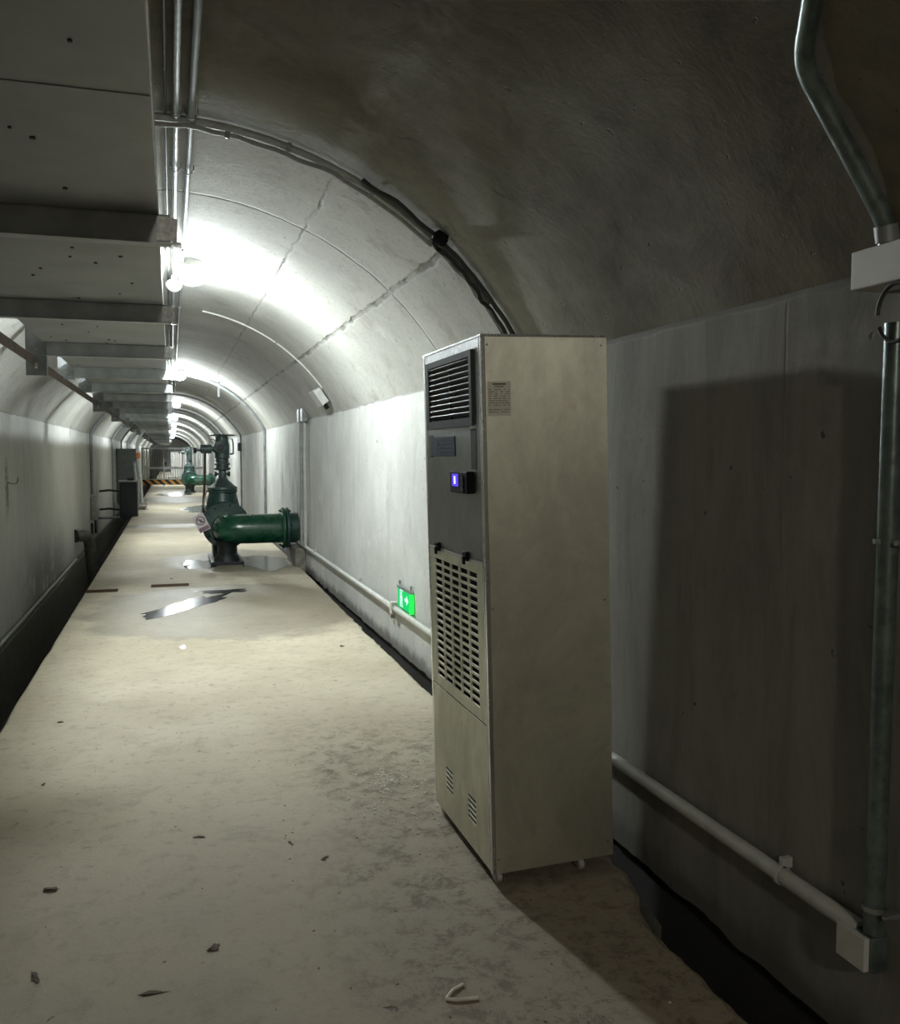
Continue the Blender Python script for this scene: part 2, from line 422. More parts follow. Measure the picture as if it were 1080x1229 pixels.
struct(MB().box((-XW-.3, YE, -1.2), (XW+.3, YE+.3, 3.2)), 'wall_back', M['vault'])
struct(MB().box((-XW-.3, YB-.3, -1.2), (XW+.3, YB, 3.2)), 'wall_front', M['vault'])
# haunch along the foot of the left wall
struct(MB().prism([(0, 0), (.075, -.03), (.13, -.75), (0, -.75)], (-XW+.001, 19.2, -.385), (1, 0, 0), (0, 0, 1), 20.2), 'trim_1', M['rawdark'])
# walkway slab with a broken right-hand edge
def floor():
    mb = MB(); bm = mb.bm; rows = []
    ys = [YB]; 
    while ys[-1] < YE: ys.append(ys[-1] + (.03 if 1.3 < ys[-1] < 10 else .5))
    key = [(YB, 1.40), (1.8, 1.405), (2.07, 1.385), (2.30, 1.385), (2.42, 1.39), (2.5, 1.42), (2.62, 1.47), (2.77, 1.487), (5.1, 1.482), (7.4, 1.50), (10.7, 1.56), (12.5, 1.58), (YE, 1.58)]
    for y in ys:
        for (a, xa), (b, xb) in zip(key[:-1], key[1:]):
            if a <= y <= b+1e-6: xr = xa + (xb-xa)*(y-a)/(b-a)
        if y > YE-.01: xr = 1.58
        j = noise.noise(Vector((y*3, 1, 1)))*.018 + noise.noise(Vector((y*13, 2, 1)))*.012 if y < 11 else 0
        jl = noise.noise(Vector((y*2, 9, 1)))*.010
        e = xr + j
        cham = .012 + .012*abs(noise.noise(Vector((y*9, 5, 5))))
        rows.append([bm.verts.new(p) for p in [(FL+jl, y, -1.15), (FL+jl, y, -.012), (FL+jl+.012, y, 0), (0.2, y, 0), (e-cham*1.6, y, 0), (e, y, -cham), (e+j*.6, y, -.16), (e+.01, y, -.45), (e, y, -1.15)]])
    n = 9
    for a, b in zip(rows[:-1], rows[1:]):
        for i in range(n): bm.faces.new([a[i], a[(i+1) % n], b[(i+1) % n], b[i]])
    bm.faces.new(rows[0]); bm.faces.new(rows[-1][::-1])
    return struct(mb, 'floor', M['floor'])
floor()
struct(MB().box((-XW, YB, -1.2), (FL, YE, -1.02)), 'trim_2', M['pit'])            # bed of left drain
struct(MB().box((1.3, YB, -.5), (XW+.06, YE, -.38)), 'trim_3', M['pit'])          # bed of right drain
# low step of broken concrete in the right drain beside the unit
mbs = MB(); mbs.prism([(1.36, 2.30), (1.47, 2.46), (1.50, 2.62), (1.46, 2.74), (1.38, 2.70), (1.34, 2.5)], (0, 0, -.30), (1, 0, 0), (0, 1, 0), .245)
tag(mbs.build('concrete_lump', M['rawdark'], rough=.006), 'dark broken lump of concrete in the drain behind the rear caster', 'concrete lump')
# concrete upstand carrying the green pipe end
struct(MB().box((1.50, 11.55, -.4), (XW-.001, 12.42, .24), .01), 'trim_4', M['raw'])

# ================================================================== CABLE TRAY AND BRACKETS
ZT = 2.15; TX0, TX1 = -.745, -.025
tr = thing('cable_tray', (0, 0, ZT), 'wide grey sheet-metal cable tray running overhead down the left of the tunnel', 'cable tray')
mb = MB(); mb.box((TX0, YB+.2, 0), (TX1, 80, .004)); mb.build('bottom_plate', M['tray'], tr)
MB().box((TX0-.003, YB+.2, .0), (TX0, 80, .045)).build('side_rail', M['tray'], tr)
MB().box((TX1, YB+.2, .0), (TX1+.004, 80, .06)).build('side_rail', M['galv'], tr)
# cables lying in the tray, seen only edge-on
for k, x in enumerate((-.62, -.55, -.42, -.3, -.2)):
    MB().cyl((x, YB+.3, .024), (x, 79.9, .024), .019, 8).build('power_cable', M['cable'], tr)
# pop-rivets / hole marks on the underside
mb = MB(); rr = random.Random(3)
for k in range(46):
    x, y = rr.uniform(TX0+.05, TX1-.05), rr.uniform(.9, 9)
    mb.cyl((x, y, -.004), (x, y, 0), .004+rr.random()*.003, 8)
o = mb.build('rivet', M['dark'], tr); o['kind'] = 'stuff'
# overlap seams of the tray sheets
for y in (1.9, 4.9, 7.1, 10.4, 13.3, 16.6): MB().box((TX0+.002, y, -.0025), (TX1-.001, y+.03, 0)).build('joint_strip', M['tray'], tr)

ordn = ['nearest', 'second', 'third', 'fourth', 'fifth', 'sixth', 'seventh', 'eighth']
def bracket(kind):
    t = thing('tray_bracket', (0, 0, ZT), '', 'bracket', 'steel cross brackets under the cable tray')
    # C-channel cross beam: web faces the viewer, lower flange turned forward
    mb = MB(); x0, x1 = TX0-.03, .012
    mb.box((x0, 0, -.082), (x1, .004, -.002)); mb.box((x0, -.0, -.086), (x1, .042, -.082)); mb.box((x0, -.0, -.004), (x1, .042, -.0005))
    mb.box((x0, -.012, -.086), (x1, 0, -.083))
    mb.build('cross_beam', M['beam'], t)
    mb = MB(); mb.box((-.028, -.008, -.078), (.022, -.002, -.008), .001); mb.box((.012, -.02, -.088), (.042, .04, -.082)); mb.box((.016, -.006, -.08), (.03, .03, -.01), .001)
    mb.build('end_clip', M['wrap'], t, rough=.004)
    if kind:
        zb = -.21 if kind == 1 else -.10
        c = MB()
        w0, w1 = TX0-.105, TX0+.015
        top = RC and (ZC + math.sqrt(RC*RC - (w0+.02)**2)) - ZT - .002
        # slotted web: strips around two slots
        xm = (w0+w1)/2
        zs = sorted([zb, -.165, -.13, .05, .085, top]) if kind == 1 else sorted([zb, .05, .085, top])
        for a, b in zip(zs[:-1], zs[1:]):
            slot = (abs(a+.165) < 1e-6) or (abs(a-.05) < 1e-6)
            if slot:
                c.box((w0, -.006, a), (xm-.008, -.001, b)); c.box((xm+.008, -.006, a), (w1, -.001, b))
            else: c.box((w0, -.006, a), (w1, -.001, b))
        c.box((w0, -.001, zb), (w0+.005, .045, top)); c.box((w1-.005, -.001, zb), (w1, .045, -.09))
        c.build('column', M['galv_d'], t)
        g = MB(); g.prism([(0, 0), (.05, 0), (0, .05)], (w1, .012, -.002), (1, 0, 0), (0, 0, 1), .004); g.build('gusset', M['galv_d'], t)
        for zz in (.12, -.05): MB().lathe((xm, -.006, zz), (0, -1, 0), [(0, .009), (.006, .009), (.006, .005), (.012, .005)], 8).build('bolt', M['bolt'], t)
    return t
bA, bB = bracket(1), bracket(2)
used = {1: False, 2: False}
by = [2.81 + 1.68*i for i in range(-3, 30)]
for i, y in enumerate(by):
    n = i-3; kd = 1 if (n == 2 or n >= 5 and n % 2 == 1) else 2
    if n == 0 or n == 1: kd = 2
    src = bA if kd == 1 else bB
    if not used[kd]: t = src; used[kd] = True
    else: t = copy_tree(src)
    t.location = (0, y, ZT)
    if n < 0: t['label'] = 'steel cross bracket under the cable tray, above and behind the viewer'
    elif n == 2: t['label'] = 'third cross bracket under the tray, whose slotted steel column hangs lowest and biggest'
    elif n < 8: t['label'] = '%s grey cross bracket under the cable tray counting from the viewer' % ordn[n]
    else: t['label'] = 'grey cross bracket in the far crowded stretch under the cable tray'
# rusty earthing flat
e = MB().box((-.862, 1.2, -.028), (-.857, 60, .030)); tag(e.build('earthing_strip', M['rust']), 'rusty flat steel strip running along the tray columns', 'metal strip').location = (.05, 0, 2.035)

# ================================================================== CEILING LAMPS AND CROWN CONDUITS
def zceil(x): return ZC + math.sqrt(RC*RC - x*x)
def lamp_proto(gl):
    t = thing('ceiling_lamp', (LAMP_X, 0, 0), '', 'lamp', 'lamps along the crown of the vault')
    zc = zceil(LAMP_X) - .02
    MB().lathe((0, 0, zc+.03), (0, 0, -1), [(0, .085), (.055, .085), (.05, .07), (.062, .07)], 24).build('lamp_base', M['white'], t)
    o = MB().lathe((0, 0, zc-.052), (0, 0, -1), [(0, .060), (.05, .063), (.085, .052), (.108, .032), (.117, 0)], 24).build('lamp_shade', gl, t); o.scale = (1.5, 1, 1); t.scale = (1, 1, 1)
    return t
L0 = lamp_proto(M['lamp'])
for i, y in enumerate(LAMPS):
    t = L0 if i == 0 else copy_tree(L0); t.location = (LAMP_X, y, 0)
    t['label'] = ['dazzling white ceiling lamp nearest the viewer, left of the cable hoop', 'second lit ceiling lamp, above and short of the large green valve', 'third lit ceiling lamp, beyond the large green valve', 'fourth lit ceiling lamp, just short of the barred gate'][i] if i < 4 else 'tiny lit ceiling lamp beyond the barred gate'
tb = lamp_proto(M['lampback']); tb.location = (LAMP_X, -2.75, 0); tb['label'] = 'dim warm ceiling lamp behind the viewer'

def zpipe(x, r): return zceil(x) - r - .012
def crown_pipe(x, y0, y1, r, m, label, clips):
    t = thing('conduit', (x, y0, zpipe(x, r)), label, 'conduit')
    MB().cyl((0, 0, 0), (0, y1-y0, 0), r, 12).build('pipe', m, t)
    for c in clips:
        k = MB(); z0 = r+.012
        k.tube([(-r-.012, 0, z0), (-r-.012, 0, 0)] + [((r+.006)*cos(a), 0, (r+.006)*sin(a)) for a in [PI + PI*i/8 for i in range(9)]] + [(r+.012, 0, 0), (r+.012, 0, z0)], .003, 6)
        o = k.build('clip', M['galv'], t); o.location = (0, c-y0, 0)
    return t
crown_pipe(.048, -4, 80, .013, M['galv'], 'shiny round conduit along the crown, nearer the cable tray', [1.6, 3.95, 4.7, 9, 12, 18])
crown_pipe(.108, -4, 6.25, .014, M['galv_d'], 'darker round conduit along the crown, ending at the nearest lamp', [1.6, 3.95, 4.72])
crown_pipe(.105, 6.55, 80, .011, M['galv_d'], 'dark conduit along the crown beyond the nearest lamp', [9, 12, 18])
crown_pipe(.005, -4, 30, .006, M['cable'], 'thin dark cable along the crown beside the tray', [])
t = thing('smoke_detector', (.048, 7.45, 0), 'small white dome fitting hanging under the crown conduit, left of the dazzling lamp', 'detector')
zz = zpipe(.048, .013)
MB().lathe((0, 0, zz-.012), (0, 0, -1), [(0, .02), (.03, .022), (.04, .05), (.06, .062)], 20).build('mounting_base', M['pvc'], t)
MB().lathe((0, 0, zz-.072), (0, 0, -1), [(0, .062), (.02, .06), (.045, .045), (.06, .02), (.063, 0)], 20).build('dome', M['white'], t)

# ================================================================== HOOPS (conduits bent round the vault)
def arch_pts(Y, a0, a1, off, zend=None, n=26, x_end=None, jit=0, seed=0):
    r = RC - off; pts = []
    for i in range(n+1):
        a = rad(a0 + (a1-a0)*i/n)
        j = noise.noise(Vector((i*.35, seed, 0)))*jit
        pts.append(Vector((r*sin(a), Y + j, ZC + r*cos(a))))
    if zend is not None:
        s = 1 if a1 > 0 else -1
        xx = s*(XW-off); p = [q for q in pts if abs(q.x) < abs(xx)-.02]
        corner = Vector((xx, Y, ZC + math.sqrt(max(r*r - xx*xx, 0))))
        tail = fillet([p[-1], corner, Vector((xx, Y, zend))], .14, 8)
        pts = p[:-1] + tail
    return pts
def hoop(name, Y, a0, a1, off, zend, r, m, label, cat='conduit', clips=(), jit=0, seed=0, group=None):
    pts = arch_pts(Y, a0, a1, off, zend, jit=jit, seed=seed)
    o = pts[0].copy(); t = thing(name, o, label, cat, group)
    MB().tube([p-o for p in pts], r, 10).build('pipe' if cat == 'conduit' else 'sheath', m, t)
    for k in clips:
        p = pts[int(k*(len(pts)-1))]; q = pts[int(k*(len(pts)-1))+1]
        MB().cyl(p-o, p-o + (q-p).normalized()*.02, r+.005, 10).build('clip', M['galv_d'], t)
    return t
hoop('conduit', 4.02, -3, 52, .028, None, .017, M['pvc'], 'thick grey conduit bent round the vault above the steel unit', clips=(.12, .35, .6, .8))
hoop('conduit', 3.965, -4, 40, .075, None, .010, M['pvc'], 'thin conduit splitting off below the thick hoop near the tray', clips=(.3,), jit=.05, seed=3)
hoop('cable', 3.96, 27, 62, .03, .9, .011, M['cable'], 'black cable hoop nearest the viewer, dropping behind the steel unit', 'cable', jit=.04, seed=1)
hoop('cable', 3.99, 40, 62, .05, .9, .010, M['cable'], 'middle black cable dropping behind the steel unit', 'cable', jit=.05, seed=5)
hoop('cable', 4.06, 38, 62, .03, .9, .013, M['pvc'], 'grey cable beside the black ones dropping behind the steel unit', 'cable', jit=.03, seed=8)
p = arch_pts(3.93, 40.2, 41, .035, n=1)[0]
t = thing('junction_box', p, 'small black coupling on the cable hoop above the steel unit', 'junction box')
MB().lathe((-.03, 0, .02), (.8, -.1, -.55), [(0, .012), (.01, .03), (.06, .03), (.07, .012)], 14).build('housing', M['black'], t)
MB().lathe((.0, 0, .0), (0, -1, -.3), [(0, .02), (.04, .02)], 12).build('cap', M['black'], t)

th = hoop('conduit', 9.15, 10, 53.5, .014, None, .009, M['pvc_w'], 'thin white conduit curving down the vault to a white box', clips=(.55,))
a = rad(55.5); rb = RC - .045
t = thing('junction_box', (rb*sin(a), 9.35, ZC + rb*cos(a)), 'tilted white junction box at the end of the thin white conduit', 'junction box', rot=(0, a, 0))
MB().box((-.085, -.16, -.045), (.085, .16, .02), .006).build('housing', M['pvc_w'], t)
MB().box((-.09, -.165, -.058), (.09, .165, -.045), .003).build('cover', M['white'], t)
MB().box((.085, -.03, -.03), (.15, .03, .01), .004).build('gland', M['dark'], t)

hoop('conduit', 16.3, -4, 62, .04, -.1, .026, M['galv_d'], 'thick dark conduit hoop just behind the large green valve', clips=(.2, .5, .95))
t = MB().cyl((1.585, 16.25, 2.28), (1.15, 16.2, 2.64), .02, 8)
t = thing('bracket', (.80, 15.9, 0), 'short dark steel stub hanging from the vault by the thick hoop', 'bracket')
MB().box((-.015, -.02, 2.42), (.015, .02, zceil(.8)-.005), .002).build('stem', M['galv_d'], t); MB().box((-.03, -.04, zceil(.8)-.03), (.05, .04, zceil(.8)-.01), .002).build('plate', M['galv_d'], t)
hoop('conduit', 22.0, -3, 62, .04, .0, .022, M['galv_d'], 'dark conduit hoop seen between the second and third lamps', clips=(.95,))
for k, y in enumerate((28.4, 31.5, 38.5, 47.5, 56, 65)):
    hoop('conduit', y, -3, 62, .035, .0, .022, M['galv_d'] if k % 2 else M['gate'], ['pale conduit hoop past the third lamp', 'dark conduit hoop short of the small far valve', 'pale conduit hoop just short of the barred gate', 'dark conduit hoop beyond the gate', 'dark conduit hoop beyond the gate', 'dark conduit hoop beyond the gate'][k], group='conduit hoops' if k < 3 else 'hoops beyond the gate')
for o in [o for o in C.objects if o.parent is None and o.get('label') == 'dark conduit hoop beyond the gate']: pass
t = thing('junction_box', (1.575, 22.0, 1.62), 'dark box on the hoop drop on the right wall behind the green valve', 'junction box')
MB().box((-.045, -.09, -.1), (.035, .09, .1), .01).build('housing', M['dark'], t); MB().box((-.055, -.08, -.09), (-.045, .08, .09), .003).build('cover', M['galv_d'], t)

# left wall drops
for k, (y, z1) in enumerate(((20.3, .60), (27.6, -.5), (32.5, -.9), (37, -.9))):
    hoop('conduit', y, -30, -62, .04, z1, .03, M['galv_d'], ['dark conduit dropping down the left wall to the meter box', 'dark conduit dropping down the left wall to the black control cabinet', 'conduit drop on the left wall above the tall grey cabinet', 'farthest conduit drop on the left wall by the gate'][k])

# ================================================================== RIGHT WALL FITTINGS
xr = XW-.032
t = thing('conduit', (xr, 1.75, .28), 'long pale round conduit running low along the right wall', 'conduit')
MB().cyl((0, 0, 0), (0, 11.0, 0), .023, 14).build('pipe', M['pvc_w'], t)
for y in (2.055, 3.6, 5.30, 8.0, 10.6):
    k = MB(); k.lathe((0, y-1.75-.008, 0), (0, 1, 0), [(0, .0275), (.016, .0275)], 14); k.box((-.004, y-1.75-.008, .02), (.03, y-1.75+.008, .05), .002)
    k.build('clamp', M['pvc_w'], t)
k = MB(); k.lathe((0, 4.87, 0), (0, 1, 0), [(0, .029), (.09, .029)], 14); k.box((-.03, 4.83, -.045), (.03, 4.90, .05), .006); k.build('tee_joint', M['white'], t)
MB().box((.0, 4.98, -.10), (.03, 5.02, .0), .004).build('drop_lead', M['pvc'], t)

t = thing('junction_box', (1.57, 1.745, .245), 'square white-lidded junction box low on the right wall at the foot of the upright conduit', 'junction box')
MB().box((.012, -.052, -.045), (.062, .052, .045), .006).build('housing', M['gi'], t)
MB().box((-.004, -.045, -.040), (.012, .050, .042), .002).build('cover', M['white'], t)
t = thing('conduit', (xr-.005, 1.705, .30), 'greenish upright conduit on the right wall near the picture edge', 'conduit')
MB().cyl((0, 0, 0), (-.004, -.012, 1.45), .024, 20).build('pipe', M['gi'], t)
for z in (.055, .94):
    k = MB(); k.lathe((-.001, 0, z), (0, 0, 1), [(0, .028), (.012, .028)], 18); k.box((.0, -.055, z), (.03, -.02, z+.012), .002); k.lathe((.0, -.05, z+.006), (-1, 0, 0), [(0, .006), (.02, .006)], 8)
    k.build('clamp', M['galv'], t)
t = thing('junction_box', (1.575, 1.705, 1.88), 'square white junction box high on the right wall at the picture edge', 'junction box')
MB().box((.0, -.075, -.046), (.06, .075, .046), .005).build('housing', M['white'], t)
MB().box((-.03, -.08, -.045), (.0, .08, .045), .004).build('cover', M['white'], t)
# bent conduit above it, swinging toward the viewer on the vault
pts = [(1.575, 1.705, 1.92), (1.565, 1.70, 1.97), (1.515, 1.70, 2.045), (1.437, 1.70, 2.15), (1.377, 1.697, 2.225), (1.33, 1.685, 2.275), (1.298, 1.655, 2.31), (1.268, 1.605, 2.342), (1.24, 1.56, 2.365), (1.19, 1.48, 2.40), (1.08, 1.28, 2.47), (.95, 1.0, 2.56), (.93, .5, 2.58), (.93, -1.0, 2.58)]
sm = []
P = [Vector(p) for p in pts]
for i in range(len(P)-1):
    p0, p1, p2, p3 = P[max(i-1, 0)], P[i], P[i+1], P[min(i+2, len(P)-1)]
    for k in range(5):
        u = k/5; sm.append(.5*((2*p1) + (p2-p0)*u + (2*p0-5*p1+4*p2-p3)*u*u + (3*p1-p0-3*p2+p3)*u**3))
sm.append(P[-1])
t = thing('conduit', (1.575, 1.705, 1.92), 'grey conduit bending up over the vault at the top right of the picture', 'conduit')
o0 = Vector(t.location); MB().tube([q-o0 for q in sm], .021, 14).build('pipe', M['gi'], t)
MB().cyl(sm[2]-o0, sm[5]-o0, .026, 14).build('coupling', M['galv_d'], t)
# black cable loop at the picture edge
cl = [(1.545, 1.64+.055*cos(a), 1.765+.065*sin(a)) for a in [2*PI*i/28 for i in range(27)]]
tag(MB().tube(cl, .005, 8).build('cable_loop', M['cable']), 'coil of black cable hanging below the high white box at the right edge', 'cable')

# exit sign
t = thing('exit_sign', (1.628, 6.335, .39), 'small green lit running-man exit sign low on the right wall', 'exit sign')
MB().box((-.022, -.20, .062), (.0, .20, .085), .003).build('top_rail', M['galv'], t)
MB().box((-.018, -.195, -.078), (-.004, .195, .062), .001).build('panel', M['exit'], t)
MB().box((-.030, -.205, -.078), (.0, -.192, .062), .001).build('edge_strip', M['exit_e'], t)
mb = MB()   # walking figure, door and arrow, facing -X ; (u = +Y reversed so it reads from the tunnel)
def pane(poly, d=.002): mb.prism(poly, (-.0185, 0, 0), (0, -1, 0), (0, 0, 1), -d)
pane([(-.125, -.065), (-.035, -.065), (-.035, -.058), (-.115, -.058), (-.115, .052), (-.035, .052), (-.035, .058), (-.125, .058)])
pane([(-.085+.014*cos(a), .032+.014*sin(a)) for a in [2*PI*i/14 for i in range(14)]])
pane([(-.095, .014), (-.066, .018), (-.05, -.004), (-.042, -.012), (-.047, -.017), (-.062, -.002), (-.070, -.012), (-.052, -.035), (-.052, -.055), (-.062, -.055), (-.063, -.038), (-.080, -.022), (-.10, -.055), (-.112, -.05), (-.092, -.01), (-.098, -.0), (-.112, -.01), (-.116, -.004)])
pane([(.02, -.012), (.07, -.012), (.07, -.036), (.12, .0), (.07, .036), (.07, .012), (.02, .012)])
mb.build('pictogram', M['exit_w'], t)
for y in (-.16, .17):
    MB().lathe((-.008, y, .085), (0, 0, 1), [(0, .006), (.02, .006), (.03, .012), (.035, 0)], 10).build('hanger', M['galv_d'], t)

# pair of upright pipes further on
for k, (y, m) in enumerate(((11.30, 'pvc_w'), (11.72, 'pvc'))):
    t = thing('conduit', (1.60, y - .1*k, .29), ['pale upright conduit right of the green pipe', 'darker upright conduit just behind the pale one, right of the green pipe'][k], 'conduit')
    MB().cyl((0, 0, 0), (0, 0, 1.58), .024, 12).build('pipe', M[m], t)
    MB().box((-.04, -.09, 1.56), (.03, .09, 1.74), .012).build('top_box', M['galv_d'], t)

# ================================================================== STAINLESS DEHUMIDIFIER UNIT
W_, D_, H_ = .445, .685, 1.79
un = thing('dehumidifier', (1.006, 2.758, .042), 'tall brushed stainless dehumidifier cabinet on casters by the right wall', 'dehumidifier', rot=(0, rad(-1.56), 0))
b = MB()
b.box((.012, 0, 0), (W_, .003, H_-.003)); b.box((.012, D_-.003, 0), (W_, D_, H_-.003)); b.box((W_-.003, .003, 0), (W_, D_-.003, H_-.003)); b.box((.012, .003, 0), (W_-.003, D_-.003, .003))
b.build('body', M['steel'], un)
MB().box((-.004, -.004, H_-.004), (W_+.002, D_+.002, H_+.004), .0015).build('top_panel', M['edge'], un)
MB().box((.05, .02, .02), (W_-.02, D_-.02, H_-.02)).build('interior', M['inner'], un)
fx0, fx1 = -.002, .004
f = MB()      # corner posts and rims around the door openings
f.box((-.003, -.001, 0), (.012, .012, H_-.004), .002); f.box((-.003, .018, 0), (.006, .026, H_-.004), .002)
f.box((-.003, D_-.020, 0), (.03, D_, H_-.004), .002); f.box((-.002, .026, H_-.035), (.006, D_-.02, H_-.004), .001); f.box((-.001, .012, .0), (.01, .019, H_-.004))
f.build('corner_post', M['edge'], un)
# front lower panel with two sets of louvre slits
def zf(z): return z-.042
def slits(mb, y0, y1, z0, z1, holes, m0=fx0, m1=fx1):
    """panel of boxes around rectangular holes given as one column list"""
    ys = sorted({y0, y1} | {h[0] for h in holes} | {h[1] for h in holes}); zs = sorted({z0, z1} | {h[2] for h in holes} | {h[3] for h in holes})
    for a, bb in zip(ys[:-1], ys[1:]):
        run = None
        for c, d in zip(zs[:-1], zs[1:]):
            ym, zm = (a+bb)/2, (c+d)/2
            hole = any(h[0] < ym < h[1] and h[2] < zm < h[3] for h in holes)
            if not hole: run = (run[0], d) if run else (c, d)
            if hole and run: mb.box((m0, a, run[0]), (m1, bb, run[1])); run = None
        if run: mb.box((m0, a, run[0]), (m1, bb, run[1]))
y0, y1 = .030, D_-.022
lp = MB(); hol = []
for (yc, zc) in ((.480, zf(.198)), (.208, zf(.190))):
    for k in range(5): hol.append((yc-.045, yc+.045, zc-.045+k*.0195, zc-.045+k*.0195+.0105))
slits(lp, y0, y1, .004, zf(.540), hol, -.002, 0); lp.build('lower_panel', M['steel'], un)
MB().box((.0004, y0, .01), (.003, y1, zf(.53))).build('vent_shade_sheet', M['inner'], un)  # black sheet added so the slits show as shaded openings
# perforated intake grille
gp = MB(); hol = []
gy0, gy1, gz0, gz1 = .085, .602, zf(.583), zf(1.053); nc, nr = 5, 17
pw, ph = (gy1-gy0)/nc, (gz1-gz0)/nr
for i in range(nc):
    for j in range(nr): hol.append((gy0+i*pw+.007, gy0+(i+1)*pw-.007, gz0+j*ph+.0042, gz0+(j+1)*ph-.0042))
slits(gp, y0, y1, zf(.546), zf(1.086), hol); gp.build('intake_grille', M['steel'], un)
MB().box((.012, y0, zf(.56)), (.016, y1, zf(1.07))).build('filter_mat', M['inner'], un)
MB().box((-.004, y0-.002, zf(1.086)), (.004, y1+.004, zf(1.0925)), .001).build('seam_strip', M['white'], un)
for k, y in enumerate((.184, .528)):
    h = MB(); h.box((-.016, y-.020, zf(1.083)), (-.001, y+.020, zf(1.115)), .003); h.box((-.022, y-.010, zf(1.07)), (-.014, y+.010, zf(1.10)), .003)
    h.build('latch', M['black'], un)
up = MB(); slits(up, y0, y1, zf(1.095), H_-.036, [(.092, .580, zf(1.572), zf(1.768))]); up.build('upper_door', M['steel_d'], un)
# louvre outlet
fr = MB(); lo = (.070, .615, zf(1.545), zf(1.795))
slits(fr, lo[0], lo[1], lo[2], lo[3], [(.094, .582, lo[2]+.028, lo[3]-.022)], -.014, -.002); 
lv = thing('x', (0, 0, 0), '', ''); bpy.data.objects.remove(lv)
fo = fr.build('outlet_frame', M['frame'], un)
nl = 10; za, zb_ = lo[2]+.030, lo[3]-.024
for k in range(nl):
    zc = za + (zb_-za)*(k+.5)/nl
    m = MB(); Mx = Matrix.Translation((.0, .338, zc)) @ Matrix.Rotation(rad(32), 4, 'Y')
    m.box((-.013, -.244, -.0010), (.012, .244, .0010), 0, Mx)
    m.build('louvre_blade', M['louver'], fo)
MB().box((-.006, .336, za), (.016, .341, zb_)).build('divider', M['frame'], fo)
MB().box((.02, .08, zf(1.56)), (.024, .60, zf(1.78))).build('duct_back', M['inner'], un)
# name plate
np_ = MB().box((-.005, .293, zf(1.443)), (-.002, .596, zf(1.515)), .001).build('name_plate', M['navy'], un)
m = MB(); rr = random.Random(5)
for r in range(4):
    y = .315
    while y < .53:
        w = rr.uniform(.01, .035); m.box((-.0058, y, zf(1.500-r*.015)), (-.0049, min(y+w, .55), zf(1.506-r*.015))); y += w+.008
m.build('lettering', M['navy_t'], np_)
MB().box((-.0048, .575, zf(1.438)), (-.002, .625, zf(1.522)), .001).build('plate_backing', M['frame'], un)
st = MB().box((-.0035, .064, zf(1.40)), (-.0018, .118, zf(1.535))).build('sticker', M['frame'], un)
MB().box((-.0042, .064, zf(1.536)), (-.0018, .125, zf(1.548))).build('label_tab', M['paper'], un)
# controller
ct = MB().box((-.030, .092, zf(1.318)), (-.002, .282, zf(1.392)), .003).build('control_box', M['black'], un)
MB().box((-.0315, .185, zf(1.340)), (-.0298, .252, zf(1.383)), .0005).build('display', M['lcd'], ct)
MB().box((-.0325, .214, zf(1.349)), (-.0314, .224, zf(1.375))).build('digit', M['lcd1'], ct)
for z in (1.332, 1.352, 1.372): MB().lathe((-.030, .135, zf(z)), (-1, 0, 0), [(0, .010), (.003, .010), (.004, .008)], 12).build('button', M['frame'], ct)
# information label on the side
lb = MB().box((.018, -.0012, zf(1.573)), (.098, 0, zf(1.684))).build('information_label', M['paper'], un)
m = MB(); rr = random.Random(11)
m.box((.036, -.0017, zf(1.673)), (.080, -.0011, zf(1.678))); m.box((.042, -.0017, zf(1.666)), (.074, -.0011, zf(1.669)))
for r in range(11):
    x = .022; z = zf(1.659-r*.0072)
    if r == 8: continue
    while x < .092:
        w = rr.uniform(.004, .014); m.box((x, -.0017, z-.0022), (min(x+w, .094), -.0011, z)); x += w + rr.choice((.002, .003, .010))
m.build('lettering', M['ink'], lb)
# side seam screws
for (x, z) in ((.02, H_-.03), (.425, H_-.03), (.02, .9), (.425, .9), (.02, .05), (.425, .05)):
    MB().lathe((x, 0, z), (0, -1, 0), [(0, .004), (.0015, .0035)], 8).build('screw', M['bolt'], un)
def caster(x, y, k):
    c = thing('caster', (0, 0, 0), '', ''); 
    del c['label'], c['category']
    c.parent = un; c.location = (x, y, 0)
    MB().box((-.022, -.022, -.004), (.022, .022, 0)).build('caster_plate', M['galv'], c)
    f_ = MB(); f_.box((-.016, -.018, -.034), (-.013, .018, -.002), .001); f_.box((.013, -.018, -.034), (.016, .018, -.002), .001); f_.build('fork', M['galv'], c)
    MB().lathe((-.010, 0, -.022-k), (1, 0, 0), [(0, .015), (.002, .019), (.018, .019), (.02, .015)], 18).build('wheel', M['wheel'], c)
for x, y, k in ((.028, .03, .0), (.335, .035, .008), (.028, D_-.05, .0), (.335, D_-.05, .008)): caster(x, y, k)
MB().box((.03, .05, -.012), (.42, D_-.03, .001)).build('base_skid', M['dark'], un)

